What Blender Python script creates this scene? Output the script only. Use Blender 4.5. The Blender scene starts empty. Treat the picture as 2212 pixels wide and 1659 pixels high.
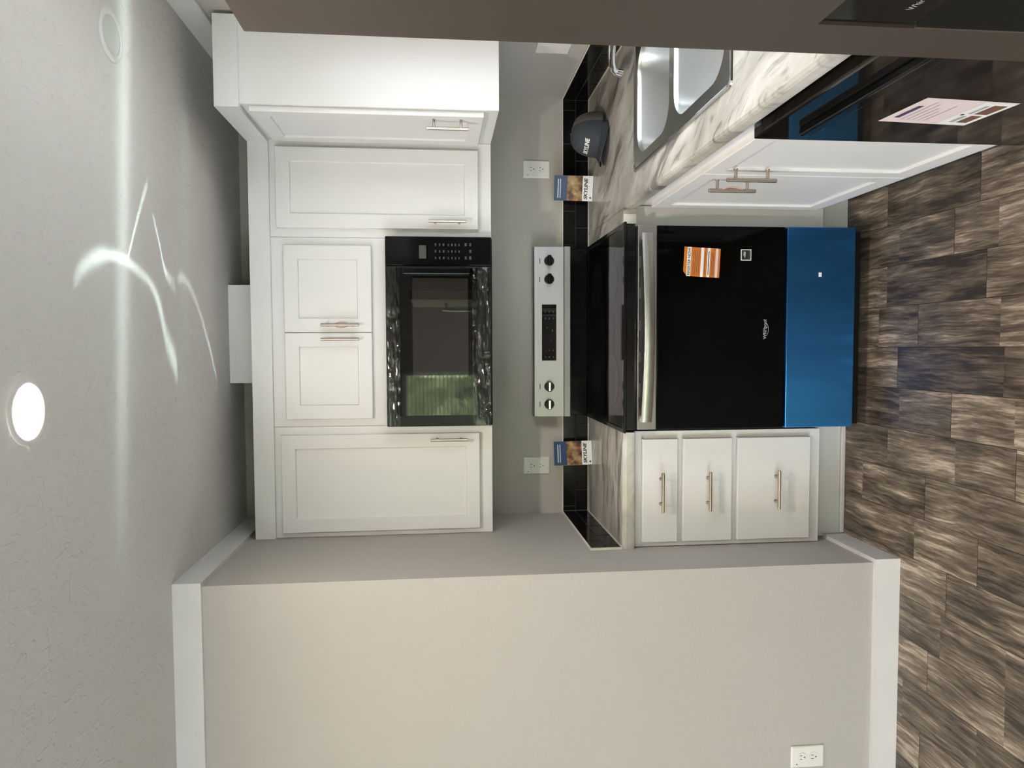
import bpy, bmesh, math, random
from mathutils import Vector, Matrix, noise
C = bpy.context.scene.collection
random.seed(7)
PI = math.pi

# ------------------------------------------------------------------ camera
cam_d = bpy.data.cameras.new('camera'); cam = bpy.data.objects.new('camera', cam_d); C.objects.link(cam)
cam_d.sensor_fit = 'HORIZONTAL'; cam_d.sensor_width = 36.0
cam_d.lens = 36.0 * 1556.42 / 2212.0; cam_d.clip_start = 0.02
ax = Vector((-0.00409473, -0.10039629, -0.9949391))     # the phone was held on its side: picture right is down
ay = Vector((0.99875076, 0.04913941, -0.00906892))
az = Vector((0.04980121, -0.99373332, 0.10006966))
M = Matrix((ax, ay, az)).transposed().to_4x4(); M.translation = Vector((0.76804, -3.29051, 1.62404))
cam.matrix_world = M
bpy.context.scene.camera = cam
sc = bpy.context.scene
sc.view_settings.view_transform = 'Standard'; sc.view_settings.look = 'None'
sc.view_settings.gamma = 1.0; sc.view_settings.use_curve_mapping = False
sc.view_settings.exposure = 0.52

# ------------------------------------------------------------------ sky, sun, daylight
world = bpy.data.worlds.new('sky'); sc.world = world; world.use_nodes = True
wn = world.node_tree.nodes; wl = world.node_tree.links
wbg = wn['Background']; wbg.inputs['Strength'].default_value = 10.5
wbg.inputs['Color'].default_value = (0.86, 0.92, 1.0, 1)
def lamp(name, kind, loc, energy, color=(1, 1, 1), rot=(0, 0, 0), **kw):
    d = bpy.data.lights.new(name, kind); d.energy = energy; d.color = color
    for k, v in kw.items(): setattr(d, k, v)
    o = bpy.data.objects.new(name, d); o.location = loc; o.rotation_euler = rot; C.objects.link(o); return o
lamp('sun', 'SUN', (0, 0, 8), 42.0, (1, 0.96, 0.93), (math.radians(-38), math.radians(12), 0), angle=0.01)
def portal(name, loc, rot, sx, sy):
    o = lamp(name, 'AREA', loc, 1.0, rot=rot, shape='RECTANGLE', size=sx, size_y=sy); o.data.cycles.is_portal = True; return o
portal('portal_rear', (-0.47, -6.9, 1.12), (math.radians(90), 0, 0), 1.85, 2.0)
portal('portal_sink', (1.895, -1.61, 1.56), (0, math.radians(90), 0), 0.92, 0.92)
portal('portal_side', (-3.395, -4.5, 1.3), (0, math.radians(-90), 0), 1.95, 3.0)

# added lamp standing in for sunlight off the polished sink: a point source whose
# strength depends on direction only (band and curved caustic strokes are drawn into it)
def add_glint_lamp():
    L = (1.55, -1.2, 1.0)
    o = lamp('added_glint_lamp', 'POINT', L, 1.0, (0.80, 1.0, 0.93), shadow_soft_size=0.0)
    d = o.data; d.use_nodes = True; nt = d.node_tree; N = nt.nodes; K = nt.links
    em = N['Emission']
    geo = N.new('ShaderNodeNewGeometry'); sep = N.new('ShaderNodeSeparateXYZ')
    K.new(geo.outputs['Incoming'], sep.inputs[0])
    def m(op, a, b=None, c=None, clamp=False):
        n = N.new('ShaderNodeMath'); n.operation = op; n.use_clamp = clamp
        for i, v in enumerate((a, b, c)):
            if v is None: continue
            if isinstance(v, (int, float)): n.inputs[i].default_value = v
            else: K.new(v, n.inputs[i])
        return n.outputs[0]
    H = 2.485 - L[2]
    # Incoming may point either way; dividing by z keeps X/Z and Y/Z
    X = m('ADD', m('MULTIPLY', m('DIVIDE', sep.outputs[0], sep.outputs[2]), H), L[0])
    Y = m('ADD', m('MULTIPLY', m('DIVIDE', sep.outputs[1], sep.outputs[2]), H), L[1])
    terms = []
    def gauss(t, w):
        q = m('DIVIDE', t, w); return m('POWER', 2.718, m('MULTIPLY', m('MULTIPLY', q, q), -1.0))
    def smooth(v, a, b):
        n = N.new('ShaderNodeMapRange'); n.interpolation_type = 'SMOOTHSTEP'
        K.new(v, n.inputs[0]); n.inputs[1].default_value = a; n.inputs[2].default_value = b; return n.outputs[0]
    # long band
    yc = m('ADD', m('MULTIPLY', X, 0.085), -1.288)
    fade = smooth(X, -0.1, 1.3)
    terms.append(m('MULTIPLY', m('MULTIPLY', gauss(m('SUBTRACT', Y, yc), 0.040), 0.50), fade))
    terms.append(m('MULTIPLY', m('MULTIPLY', gauss(m('SUBTRACT', Y, yc), 0.12), 0.10), fade))
    yc2 = m('ADD', m('MULTIPLY', X, 0.07), -0.79)
    terms.append(m('MULTIPLY', m('MULTIPLY', gauss(m('SUBTRACT', Y, yc2), 0.05), 0.09), fade))
    # strokes X = g(Y): list of (Y, X, width, strength)
    def stroke(pts):
        pts = sorted(pts); ys = [p[0] for p in pts]; y0, y1 = ys[0], ys[-1]
        t = m('DIVIDE', m('SUBTRACT', Y, y0), y1 - y0)
        def curve(idx, lo, hi):
            fc = N.new('ShaderNodeFloatCurve'); cv = fc.mapping.curves[0]
            vals = [((p[0] - y0) / (y1 - y0), (p[idx] - lo) / (hi - lo)) for p in pts]
            cv.points[0].location = vals[0]; cv.points[1].location = vals[-1]
            for v in vals[1:-1]: cv.points.new(*v)
            fc.mapping.update(); K.new(t, fc.inputs['Value'])
            return m('ADD', m('MULTIPLY', fc.outputs[0], hi - lo), lo)
        g = curve(1, -0.5, 2.0); w = curve(2, 0.0, 0.1); s = curve(3, 0.0, 4.0)
        ins = m('MULTIPLY', m('GREATER_THAN', Y, y0), m('LESS_THAN', Y, y1))
        terms.append(m('MULTIPLY', m('MULTIPLY', gauss(m('SUBTRACT', X, g), w), s), ins))
    stroke([(-1.48, .925, .02, .0), (-1.45, .955, .022, .6), (-1.40, .985, .022, .9), (-1.34, 1.008, .022, 1.2), (-1.288, 1.017, .016, 1.3), (-1.189, 1.015, .014, 1.3),
            (-1.12, 1.0, .015, .8), (-1.066, .985, .016, .7), (-1.0, .955, .018, .8), (-.949, .90, .03, .9), (-.90, .80, .04, .7), (-.85, .745, .045, .8), (-.81, .70, .05, 0.0)])
    stroke([(-1.175, 1.015, .008, 1.2), (-1.14, 1.075, .010, 1.2), (-1.086, 1.163, .014, .8), (-1.03, 1.245, .018, .6), (-1.01, 1.27, .02, 0)])
    stroke([(-.99, 1.185, .02, 0), (-.984, 1.175, .016, .4), (-.935, 1.091, .012, 1.1), (-.902, 1.023, .014, 1.1), (-.86, .995, .02, .5), (-.82, .98, .03, .2), (-.80, .97, .03, 0)])
    stroke([(-.80, .995, .02, 0.0), (-.77, 1.003, .02, .35), (-.738, 1.006, .02, .35), (-.672, .985, .016, .35), (-.58, .909, .016, .35), (-.46, .759, .018, .5), (-.40, .665, .02, .3), (-.38, .64, .02, 0)])
    tot = terms[0]
    for q in terms[1:]: tot = m('ADD', tot, q)
    # constant irradiance on the ceiling: divide by cos^3, only upward
    zz = m('ABSOLUTE', sep.outputs[2])
    tot = m('DIVIDE', tot, m('MULTIPLY', m('MULTIPLY', zz, zz), m('MAXIMUM', zz, 0.2)))
    up = m('GREATER_THAN', m('MULTIPLY', sep.outputs[2], GLINT_SIGN), 0.15)
    K.new(m('MULTIPLY', m('MULTIPLY', tot, up), 70.0), em.inputs['Strength'])
GLINT_SIGN = 1.0
add_glint_lamp()

# ------------------------------------------------------------------ materials
def new_mat(name):
    m = bpy.data.materials.new(name); m.use_nodes = True
    return m, m.node_tree.nodes, m.node_tree.links, m.node_tree.nodes['Principled BSDF']
def mat(name, col, rough=0.5, metal=0.0, bump=0.0, bscale=200.0, spec=0.5, coat=0.0, emis=None, estr=0.0, var=0.0, vscale=3.0, aniso=0.0):
    m, N, K, b = new_mat(name)
    b.inputs['Base Color'].default_value = (*col, 1); b.inputs['Roughness'].default_value = rough
    b.inputs['Metallic'].default_value = metal; b.inputs['Specular IOR Level'].default_value = spec
    b.inputs['Coat Weight'].default_value = coat; b.inputs['Coat Roughness'].default_value = 0.05
    if aniso: b.inputs['Anisotropic'].default_value = aniso
    if emis: b.inputs['Emission Color'].default_value = (*emis, 1); b.inputs['Emission Strength'].default_value = estr
    tc = N.new('ShaderNodeTexCoord')
    if bump:
        n = N.new('ShaderNodeTexNoise'); n.inputs['Scale'].default_value = bscale; n.inputs['Detail'].default_value = 3
        K.new(tc.outputs['Object'], n.inputs['Vector'])
        bp = N.new('ShaderNodeBump'); bp.inputs['Strength'].default_value = bump; bp.inputs['Distance'].default_value = 0.002
        K.new(n.outputs['Fac'], bp.inputs['Height']); K.new(bp.outputs[0], b.inputs['Normal'])
    if var:
        n = N.new('ShaderNodeTexNoise'); n.inputs['Scale'].default_value = vscale; n.inputs['Detail'].default_value = 4
        K.new(tc.outputs['Object'], n.inputs['Vector'])
        mr = N.new('ShaderNodeMapRange'); mr.inputs[3].default_value = 1 - var; mr.inputs[4].default_value = 1 + var
        K.new(n.outputs['Fac'], mr.inputs[0])
        mx = N.new('ShaderNodeMix'); mx.data_type = 'RGBA'; mx.blend_type = 'MULTIPLY'; mx.inputs['Factor'].default_value = 1
        mx.inputs['A'].default_value = (*col, 1); K.new(mr.outputs[0], mx.inputs['B']); K.new(mx.outputs['Result'], b.inputs['Base Color'])
    return m
WALL = mat('greige_wall_paint', (0.405, 0.383, 0.352), 0.75, bump=0.35, bscale=90, spec=0.25)
TRIM = mat('white_trim', (0.61, 0.595, 0.585), 0.4)
CABM = mat('white_cabinet', (0.69, 0.685, 0.685), 0.38, bump=0.02, bscale=300)
PLAST = mat('white_plastic', (0.66, 0.65, 0.62), 0.35)
DARK = mat('dark_slot', (0.01, 0.01, 0.01), 0.6)
NICKEL = mat('brushed_nickel', (0.46, 0.40, 0.35), 0.3, 1.0)
STEEL = mat('brushed_stainless', (0.46, 0.45, 0.44), 0.28, 1.0, aniso=0.6)
BOWLM = mat('brushed_bowl', (0.72, 0.73, 0.73), 0.33, 1.0, bump=0.04, bscale=40)
PANELM = mat('brushed_control_panel', (0.40, 0.375, 0.40), 0.42, 1.0, aniso=0.5)
SINKM = mat('sink_stainless', (0.55, 0.55, 0.54), 0.17, 1.0, bump=0.04, bscale=40)
CHROME = mat('chrome', (0.85, 0.85, 0.86), 0.05, 1.0)
FRIDGE = mat('dark_stainless_door', (0.115, 0.094, 0.080), 0.42, 0.75)
BLACK = mat('gloss_black', (0.005, 0.005, 0.005), 0.09, spec=0.3)
BLACKM = mat('satin_black', (0.008, 0.008, 0.008), 0.35, spec=0.2)
GLASSB = mat('black_glass', (0.003, 0.003, 0.003), 0.03, spec=0.4)
OVENG = mat('oven_door_glass', (0.002, 0.002, 0.002), 0.05, spec=0.1)
MWGL = mat('oven_window_glass', (0.02, 0.018, 0.016), 0.02, spec=0.7)
DWM = mat('black_dishwasher_front', (0.008, 0.007, 0.006), 0.06, spec=0.8)
TILE = mat('black_glazed_tile', (0.005, 0.005, 0.005), 0.12, bump=0.05, bscale=30, spec=0.3)
GROUT = mat('dark_grout', (0.022, 0.022, 0.021), 0.8)
CAULK = mat('white_caulk', (0.62, 0.60, 0.54), 0.5)
TIE = mat('pink_packing_tie', (0.55, 0.33, 0.27), 0.5)
BLUEP = mat('print_blue', (0.017, 0.045, 0.12), 0.35)
WHITEP = mat('print_white', (0.78, 0.78, 0.76), 0.4)
INK = mat('print_ink', (0.02, 0.02, 0.035), 0.5)
GREYP = mat('print_grey', (0.35, 0.35, 0.37), 0.5)
ORANGE = mat('orange_sticker', (0.55, 0.16, 0.02), 0.35, var=0.25, vscale=120)
PINKPAPER = mat('pale_pink_paper', (0.66, 0.55, 0.56), 0.6)
BROWNP = mat('print_brown', (0.16, 0.075, 0.055), 0.5)
CAPF = mat('slate_cap_cloth', (0.052, 0.060, 0.070), 0.9, bump=0.4, bscale=700, spec=0.2)
CAPB = mat('light_mesh_cloth', (0.125, 0.12, 0.116), 0.9, bump=0.6, bscale=500, spec=0.2)
FOILIN = mat('lamp_reflector', (0.52, 0.54, 0.50), 0.5)
GLOWW = mat('warm_lamp_lens', (1, 1, 1), 0.5, emis=(1.0, 0.74, 0.42), estr=190.0)
GLOWR = mat('added_fill_lens', (1, 1, 1), 0.5, emis=(1.0, 0.88, 0.82), estr=700.0)  # glow of the ceiling lamps added behind the viewer
GLOW = mat('lamp_lens', (1, 1, 1), 0.5, emis=(1.0, 0.85, 0.72), estr=520.0)
BLINDM = mat('white_blind_slat', (0.75, 0.75, 0.72), 0.5)
GRASS = mat('pale_gravel_yard', (0.40, 0.40, 0.41), 0.9, var=0.3, vscale=6)

def ceiling_mat():
    m, N, K, b = new_mat('textured_ceiling_paint')
    b.inputs['Base Color'].default_value = (0.56, 0.545, 0.52, 1); b.inputs['Roughness'].default_value = 0.85
    b.inputs['Specular IOR Level'].default_value = 0.2
    tc = N.new('ShaderNodeTexCoord'); mp = N.new('ShaderNodeMapping'); mp.inputs['Scale'].default_value = (1, 0.6, 1)
    K.new(tc.outputs['Object'], mp.inputs[0])
    n = N.new('ShaderNodeTexNoise'); n.inputs['Scale'].default_value = 38; n.inputs['Detail'].default_value = 3; n.inputs['Distortion'].default_value = 0.8
    n2 = N.new('ShaderNodeTexNoise'); n2.inputs['Scale'].default_value = 120; n2.inputs['Detail'].default_value = 2
    K.new(mp.outputs[0], n.inputs['Vector']); K.new(tc.outputs['Object'], n2.inputs['Vector'])
    cr = N.new('ShaderNodeValToRGB'); cr.color_ramp.elements[0].position = 0.56; cr.color_ramp.elements[1].position = 0.66
    K.new(n.outputs['Fac'], cr.inputs[0])
    ad = N.new('ShaderNodeMath'); ad.operation = 'MULTIPLY_ADD'; ad.inputs[1].default_value = 0.25
    K.new(n2.outputs['Fac'], ad.inputs[0]); K.new(cr.outputs[0], ad.inputs[2])
    bp = N.new('ShaderNodeBump'); bp.inputs['Strength'].default_value = 0.4; bp.inputs['Distance'].default_value = 0.0025
    K.new(ad.outputs[0], bp.inputs['Height']); K.new(bp.outputs[0], b.inputs['Normal'])
    return m
CEIL = ceiling_mat()

def counter_mat(name, ang):
    m, N, K, b = new_mat(name)
    b.inputs['Roughness'].default_value = 0.28
    tc = N.new('ShaderNodeTexCoord'); mp = N.new('ShaderNodeMapping')
    mp.inputs['Rotation'].default_value = (0, 0, ang)
    K.new(tc.outputs['Object'], mp.inputs[0])
    def noise_(scale, det, rough, vec, warp=0.0):
        n = N.new('ShaderNodeTexNoise'); n.inputs['Scale'].default_value = scale; n.inputs['Detail'].default_value = det
        n.inputs['Roughness'].default_value = rough; n.inputs['Distortion'].default_value = warp; K.new(vec, n.inputs['Vector']); return n
    def stretch(v, sc):
        q = N.new('ShaderNodeMapping'); q.inputs['Scale'].default_value = sc; K.new(v, q.inputs[0]); return q.outputs[0]
    w = noise_(4.5, 2, 0.5, mp.outputs[0])
    def warped(sc, amp):
        ad = N.new('ShaderNodeVectorMath'); ad.operation = 'MULTIPLY_ADD'; ad.inputs[1].default_value = amp
        K.new(w.outputs['Color'], ad.inputs[0]); K.new(stretch(mp.outputs[0], sc), ad.inputs[2]); return ad.outputs[0]
    base = noise_(1.0, 6, 0.6, warped((3.0, 11.0, 3.0), (0.3, 1.6, 0.3)))
    cr = N.new('ShaderNodeValToRGB'); e = cr.color_ramp.elements
    e[0].position = 0.28; e[0].color = (0.22, 0.205, 0.178, 1); e[1].position = 0.66; e[1].color = (0.57, 0.55, 0.51, 1)
    for p, c in ((0.42, (0.34, 0.325, 0.285, 1)), (0.53, (0.46, 0.44, 0.40, 1))):
        q = e.new(p); q.color = c
    K.new(base.outputs['Fac'], cr.inputs[0])
    out = cr.outputs[0]
    # soft dark streaks of two sizes, running with the flow
    for sc, amp, lo, hi, dark in (((2.4, 17.0, 2.4), (0.4, 2.4, 0.4), 0.54, 0.66, 0.40), ((9.0, 46.0, 9.0), (1.2, 6.0, 1.2), 0.56, 0.69, 0.55)):
        n = noise_(1.0, 4, 0.55, warped(sc, amp)); mr = N.new('ShaderNodeMapRange'); mr.interpolation_type = 'SMOOTHSTEP'
        mr.inputs[1].default_value = lo; mr.inputs[2].default_value = hi; mr.inputs[3].default_value = 1.0; mr.inputs[4].default_value = dark
        K.new(n.outputs['Fac'], mr.inputs[0])
        mx = N.new('ShaderNodeMix'); mx.data_type = 'RGBA'; mx.blend_type = 'MULTIPLY'; mx.inputs['Factor'].default_value = 1
        K.new(out, mx.inputs['A']); K.new(mr.outputs[0], mx.inputs['B']); out = mx.outputs['Result']
    K.new(out, b.inputs['Base Color'])
    return m
COUNTX = counter_mat('veined_laminate_along_wall', 0.05)
COUNTY = counter_mat('veined_laminate_along_sink', math.radians(68))

def floor_mat():
    m, N, K, b = new_mat('weathered_plank_vinyl')
    b.inputs['Roughness'].default_value = 0.42
    tc = N.new('ShaderNodeTexCoord')
    at = N.new('ShaderNodeAttribute'); at.attribute_name = 'tone'      # R = plank tone, G,B = offset of its grain
    sep = N.new('ShaderNodeSeparateColor'); K.new(at.outputs['Color'], sep.inputs[0])
    off = N.new('ShaderNodeCombineXYZ')
    def ml(s, v):
        q = N.new('ShaderNodeMath'); q.operation = 'MULTIPLY'; K.new(s, q.inputs[0]); q.inputs[1].default_value = v; return q.outputs[0]
    K.new(ml(sep.outputs[1], 40), off.inputs[0]); K.new(ml(sep.outputs[2], 40), off.inputs[1]); K.new(ml(sep.outputs[0], 30), off.inputs[2])
    pos = N.new('ShaderNodeVectorMath'); pos.operation = 'ADD'; K.new(tc.outputs['Object'], pos.inputs[0]); K.new(off.outputs[0], pos.inputs[1])
    mp = N.new('ShaderNodeMapping'); mp.inputs['Scale'].default_value = (46, 3.2, 1); K.new(pos.outputs[0], mp.inputs[0])
    wn_ = N.new('ShaderNodeTexNoise'); wn_.inputs['Scale'].default_value = 5; wn_.inputs['Detail'].default_value = 2; K.new(pos.outputs[0], wn_.inputs['Vector'])
    wv = N.new('ShaderNodeVectorMath'); wv.operation = 'MULTIPLY_ADD'; wv.inputs[1].default_value = (1.7, 0.5, 0); K.new(wn_.outputs['Color'], wv.inputs[0]); K.new(mp.outputs[0], wv.inputs[2])
    g = N.new('ShaderNodeTexNoise'); g.inputs['Scale'].default_value = 1.0; g.inputs['Detail'].default_value = 8; g.inputs['Roughness'].default_value = 0.68
    K.new(wv.outputs[0], g.inputs['Vector'])
    cr = N.new('ShaderNodeValToRGB'); e = cr.color_ramp.elements
    e[0].position = 0.30; e[0].color = (0.035, 0.027, 0.020, 1); e[1].position = 0.74; e[1].color = (0.44, 0.37, 0.29, 1)
    for p, c in ((0.44, (0.095, 0.074, 0.054, 1)), (0.55, (0.155, 0.124, 0.092, 1)), (0.63, (0.25, 0.20, 0.152, 1))):
        q = e.new(p); q.color = c
    # large blotches of paler wash shift the grain
    bl = N.new('ShaderNodeTexNoise'); bl.inputs['Scale'].default_value = 1.0; bl.inputs['Detail'].default_value = 3
    mb = N.new('ShaderNodeMapping'); mb.inputs['Scale'].default_value = (13, 4.5, 1); K.new(pos.outputs[0], mb.inputs[0]); K.new(mb.outputs[0], bl.inputs['Vector'])
    def mth(op, a, b_, c=None):
        q = N.new('ShaderNodeMath'); q.operation = op
        for i, v in enumerate((a, b_, c)):
            if v is None: continue
            if isinstance(v, (int, float)): q.inputs[i].default_value = v
            else: K.new(v, q.inputs[i])
        return q.outputs[0]
    v = mth('ADD', g.outputs['Fac'], mth('MULTIPLY', mth('SUBTRACT', bl.outputs['Fac'], 0.5), 0.60))
    v = mth('ADD', v, mth('MULTIPLY', mth('SUBTRACT', sep.outputs[0], 0.5), 0.20))
    mf = N.new('ShaderNodeMapping'); mf.inputs['Scale'].default_value = (190, 15, 1); K.new(pos.outputs[0], mf.inputs[0])
    fv = N.new('ShaderNodeVectorMath'); fv.operation = 'MULTIPLY_ADD'; fv.inputs[1].default_value = (3.5, 0.8, 0); K.new(wn_.outputs['Color'], fv.inputs[0]); K.new(mf.outputs[0], fv.inputs[2])
    fg = N.new('ShaderNodeTexNoise'); fg.inputs['Scale'].default_value = 1.0; fg.inputs['Detail'].default_value = 5; fg.inputs['Roughness'].default_value = 0.6; K.new(fv.outputs[0], fg.inputs['Vector'])
    v = mth('ADD', v, mth('MULTIPLY', mth('SUBTRACT', fg.outputs['Fac'], 0.5), 0.50))
    v = mth('ADD', v, -0.018)
    K.new(v, cr.inputs[0]); K.new(cr.outputs[0], b.inputs['Base Color'])
    # fine grain
    bp = N.new('ShaderNodeBump'); bp.inputs['Strength'].default_value = 0.15; bp.inputs['Distance'].default_value = 0.002
    K.new(g.outputs['Fac'], bp.inputs['Height']); K.new(bp.outputs[0], b.inputs['Normal'])
    return m
FLOORM = floor_mat(); SEAM = mat('plank_seam', (0.03, 0.024, 0.018), 0.7)

def film_mat(name, tint, op=0.25):
    m, N, K, b = new_mat(name)
    N.remove(b); out = N['Material Output']
    tr = N.new('ShaderNodeBsdfTransparent'); tr.inputs[0].default_value = (*tint, 1)
    gl = N.new('ShaderNodeBsdfGlossy'); gl.inputs['Roughness'].default_value = 0.08
    fr = N.new('ShaderNodeFresnel'); ge = N.new('ShaderNodeNewGeometry'); io = N.new('ShaderNodeMapRange')
    io.inputs[3].default_value = 1.5; io.inputs[4].default_value = 1 / 1.5      # thin sheet: same reflectance from both sides
    K.new(ge.outputs['Backfacing'], io.inputs[0]); K.new(io.outputs[0], fr.inputs['IOR'])
    mx = N.new('ShaderNodeMixShader'); K.new(fr.outputs[0], mx.inputs[0]); K.new(tr.outputs[0], mx.inputs[1]); K.new(gl.outputs[0], mx.inputs[2])
    K.new(mx.outputs[0], out.inputs['Surface']); return m
PANE = film_mat('window_glass', (0.95, 0.97, 0.96)); FILM = film_mat('clear_plastic_wrap', (0.92, 0.92, 0.92))

def blue_film():
    m, N, K, b = new_mat('blue_protective_film')
    b.inputs['Base Color'].default_value = (0.04, 0.21, 0.56, 1); b.inputs['Metallic'].default_value = 0.92
    b.inputs['Roughness'].default_value = 0.22; b.inputs['Anisotropic'].default_value = 0.92
    tg = N.new('ShaderNodeTangent'); tg.direction_type = 'RADIAL'; tg.axis = 'Z'; K.new(tg.outputs[0], b.inputs['Tangent'])
    b.inputs['Anisotropic Rotation'].default_value = 0.25
    return m
BLUEF = blue_film()
def photo_print():
    m, N, K, b = new_mat('brochure_photo'); b.inputs['Roughness'].default_value = 0.35
    tc = N.new('ShaderNodeTexCoord'); n = N.new('ShaderNodeTexNoise'); n.inputs['Scale'].default_value = 28; n.inputs['Detail'].default_value = 3
    K.new(tc.outputs['Object'], n.inputs['Vector']); cr = N.new('ShaderNodeValToRGB'); e = cr.color_ramp.elements
    e[0].position = 0.36; e[0].color = (0.03, 0.018, 0.01, 1); e[1].position = 0.68; e[1].color = (0.48, 0.33, 0.19, 1)
    for p, c in ((0.45, (0.16, 0.055, 0.025, 1)), (0.52, (0.28, 0.15, 0.06, 1)), (0.6, (0.32, 0.22, 0.11, 1))):
        q = e.new(p); q.color = c
    K.new(n.outputs['Fac'], cr.inputs[0]); K.new(cr.outputs[0], b.inputs['Base Color']); return m
PHOTO = photo_print()
def leaf_mat():
    m, N, K, b = new_mat('leaves'); b.inputs['Roughness'].default_value = 0.6
    tc = N.new('ShaderNodeTexCoord'); n = N.new('ShaderNodeTexNoise'); n.inputs['Scale'].default_value = 16; n.inputs['Detail'].default_value = 8; n.inputs['Roughness'].default_value = 0.75
    K.new(tc.outputs['Object'], n.inputs['Vector']); cr = N.new('ShaderNodeValToRGB'); e = cr.color_ramp.elements
    e[0].position = 0.38; e[0].color = (0.008, 0.022, 0.006, 1); e[1].position = 0.62; e[1].color = (0.42, 0.52, 0.22, 1)
    K.new(n.outputs['Fac'], cr.inputs[0]); K.new(cr.outputs[0], b.inputs['Base Color']); return m
LEAF = leaf_mat(); SIDING = mat('light_wall_siding', (0.72, 0.76, 0.75), 0.8, var=0.15, vscale=3)

# ------------------------------------------------------------------ mesh helpers (world coordinates)
WL = {}
class MB:
    def __init__(s): s.bm = bmesh.new(); s.mats = []
    def mi(s, m):
        if m not in s.mats: s.mats.append(m)
        return s.mats.index(m)
    def face(s, vs, m, smooth=False):
        try: f = s.bm.faces.new(vs)
        except ValueError: return None
        f.material_index = s.mi(m); f.smooth = smooth; return f
    def box(s, x0, x1, y0, y1, z0, z1, m, bev=0.0, seg=2, X=None):
        t = bmesh.new(); bmesh.ops.create_cube(t, size=1.0)
        for v in t.verts: v.co = Vector(((x0 + x1) / 2 + v.co.x * (x1 - x0), (y0 + y1) / 2 + v.co.y * (y1 - y0), (z0 + z1) / 2 + v.co.z * (z1 - z0)))
        if bev: bmesh.ops.bevel(t, geom=t.edges[:], offset=bev, segments=seg, affect='EDGES', profile=0.5)
        s.merge(t, m, X, smooth=False)
        return s
    def merge(s, t, m, X=None, smooth=False):
        if X is not None: t.transform(X)
        t.verts.index_update(); mp = [s.bm.verts.new(v.co) for v in t.verts]; i = s.mi(m)
        for f in t.faces:
            try: g = s.bm.faces.new([mp[v.index] for v in f.verts])
            except ValueError: continue
            g.material_index = i; g.smooth = smooth
        t.free()
    def rings(s, rs, m, cap0=True, cap1=True, smooth=False, closed=True, cap1m=None):
        vv = [[s.bm.verts.new(p) for p in r] for r in rs]; n = len(rs[0])
        for a, b in zip(vv, vv[1:]):
            for i in range(n if closed else n - 1):
                j = (i + 1) % n; s.face([a[i], a[j], b[j], b[i]], m, smooth)
        if cap0: s.face(vv[0][::-1], m)
        if cap1: s.face(vv[-1], cap1m or m)
        return s
    def tube(s, pts, r, m, seg=12, caps=True):
        pts = [Vector(p) for p in pts]; rs = []; up = None
        for i, p in enumerate(pts):
            d = (pts[min(i + 1, len(pts) - 1)] - pts[max(i - 1, 0)]).normalized()
            if up is None: up = d.orthogonal().normalized()
            up = (up - d * up.dot(d)).normalized(); w = d.cross(up); rr = r[i] if isinstance(r, (list, tuple)) else r
            rs.append([p + (up * math.cos(a) + w * math.sin(a)) * rr for a in [2 * PI * k / seg for k in range(seg)]])
        return s.rings(rs, m, caps, caps, smooth=True)
    def disc(s, c, n, r0, h, m, seg=32, r1=None):
        c = Vector(c); n = Vector(n).normalized(); return s.tube([c, c + n * h], [r0, r1 if r1 is not None else r0], m, seg)
    def build(s, name, parent=None, loc=None, auto=True):
        bmesh.ops.recalc_face_normals(s.bm, faces=s.bm.faces[:])
        me = bpy.data.meshes.new(name); s.bm.normal_update()
        xs = [v.co.x for v in s.bm.verts]; ys = [v.co.y for v in s.bm.verts]; zs = [v.co.z for v in s.bm.verts]
        L = Vector(loc) if loc else Vector(((min(xs) + max(xs)) / 2, (min(ys) + max(ys)) / 2, min(zs)))
        for v in s.bm.verts: v.co -= L
        s.bm.to_mesh(me); s.bm.free()
        for m in s.mats: me.materials.append(m)
        keep = [p.use_smooth for p in me.polygons]
        try:
            me.set_sharp_from_angle(angle=math.radians(40)); me.polygons.foreach_set('use_smooth', keep)
        except Exception: pass
        o = bpy.data.objects.new(name, me); C.objects.link(o)
        LP = WL[parent.name] if parent else Vector((0, 0, 0))
        o.parent = parent; o.location = L - LP; WL[o.name] = L
        return o
def tag(o, label, cat, group=None):
    o['label'] = label; o['category'] = cat
    if group: o['group'] = group
    return o
def thing(name, loc, label, cat, group=None):
    o = bpy.data.objects.new(name, None); o.empty_display_size = 0.1; C.objects.link(o)
    o.location = loc; WL[o.name] = Vector(loc); return tag(o, label, cat, group)
def struct(o): o['kind'] = 'structure'; return o
def text(s, m, parent, org, u, v, n, width, height, name='lettering', shear=0.0, bold=0.0, depth=0.0004, X=None, mb=None):
    """lettering fitted in a width x height box whose lower left corner is org; u, v, n = reading direction, up, outward"""
    cu = bpy.data.curves.new(name, 'FONT'); cu.body = s; cu.shear = shear; cu.offset = bold; cu.resolution_u = 3
    tmp = bpy.data.objects.new('t', cu); C.objects.link(tmp)
    me = bpy.data.meshes.new_from_object(tmp.evaluated_get(bpy.context.evaluated_depsgraph_get()))
    bpy.data.objects.remove(tmp)
    t = bmesh.new(); t.from_mesh(me)
    xs = [q.co.x for q in t.verts]; ys = [q.co.y for q in t.verts]
    x0, y0 = min(xs), min(ys); sx = width / (max(xs) - x0); sy = height / (max(ys) - y0)
    u, v, n = Vector(u).normalized(), Vector(v).normalized(), Vector(n).normalized(); org = Vector(org)
    for q in t.verts: q.co = org + u * ((q.co.x - x0) * sx) + v * ((q.co.y - y0) * sy) + n * depth
    if mb is not None: mb.merge(t, m, X); return None
    b = MB(); b.merge(t, m, X); return b.build(name, parent)
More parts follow.
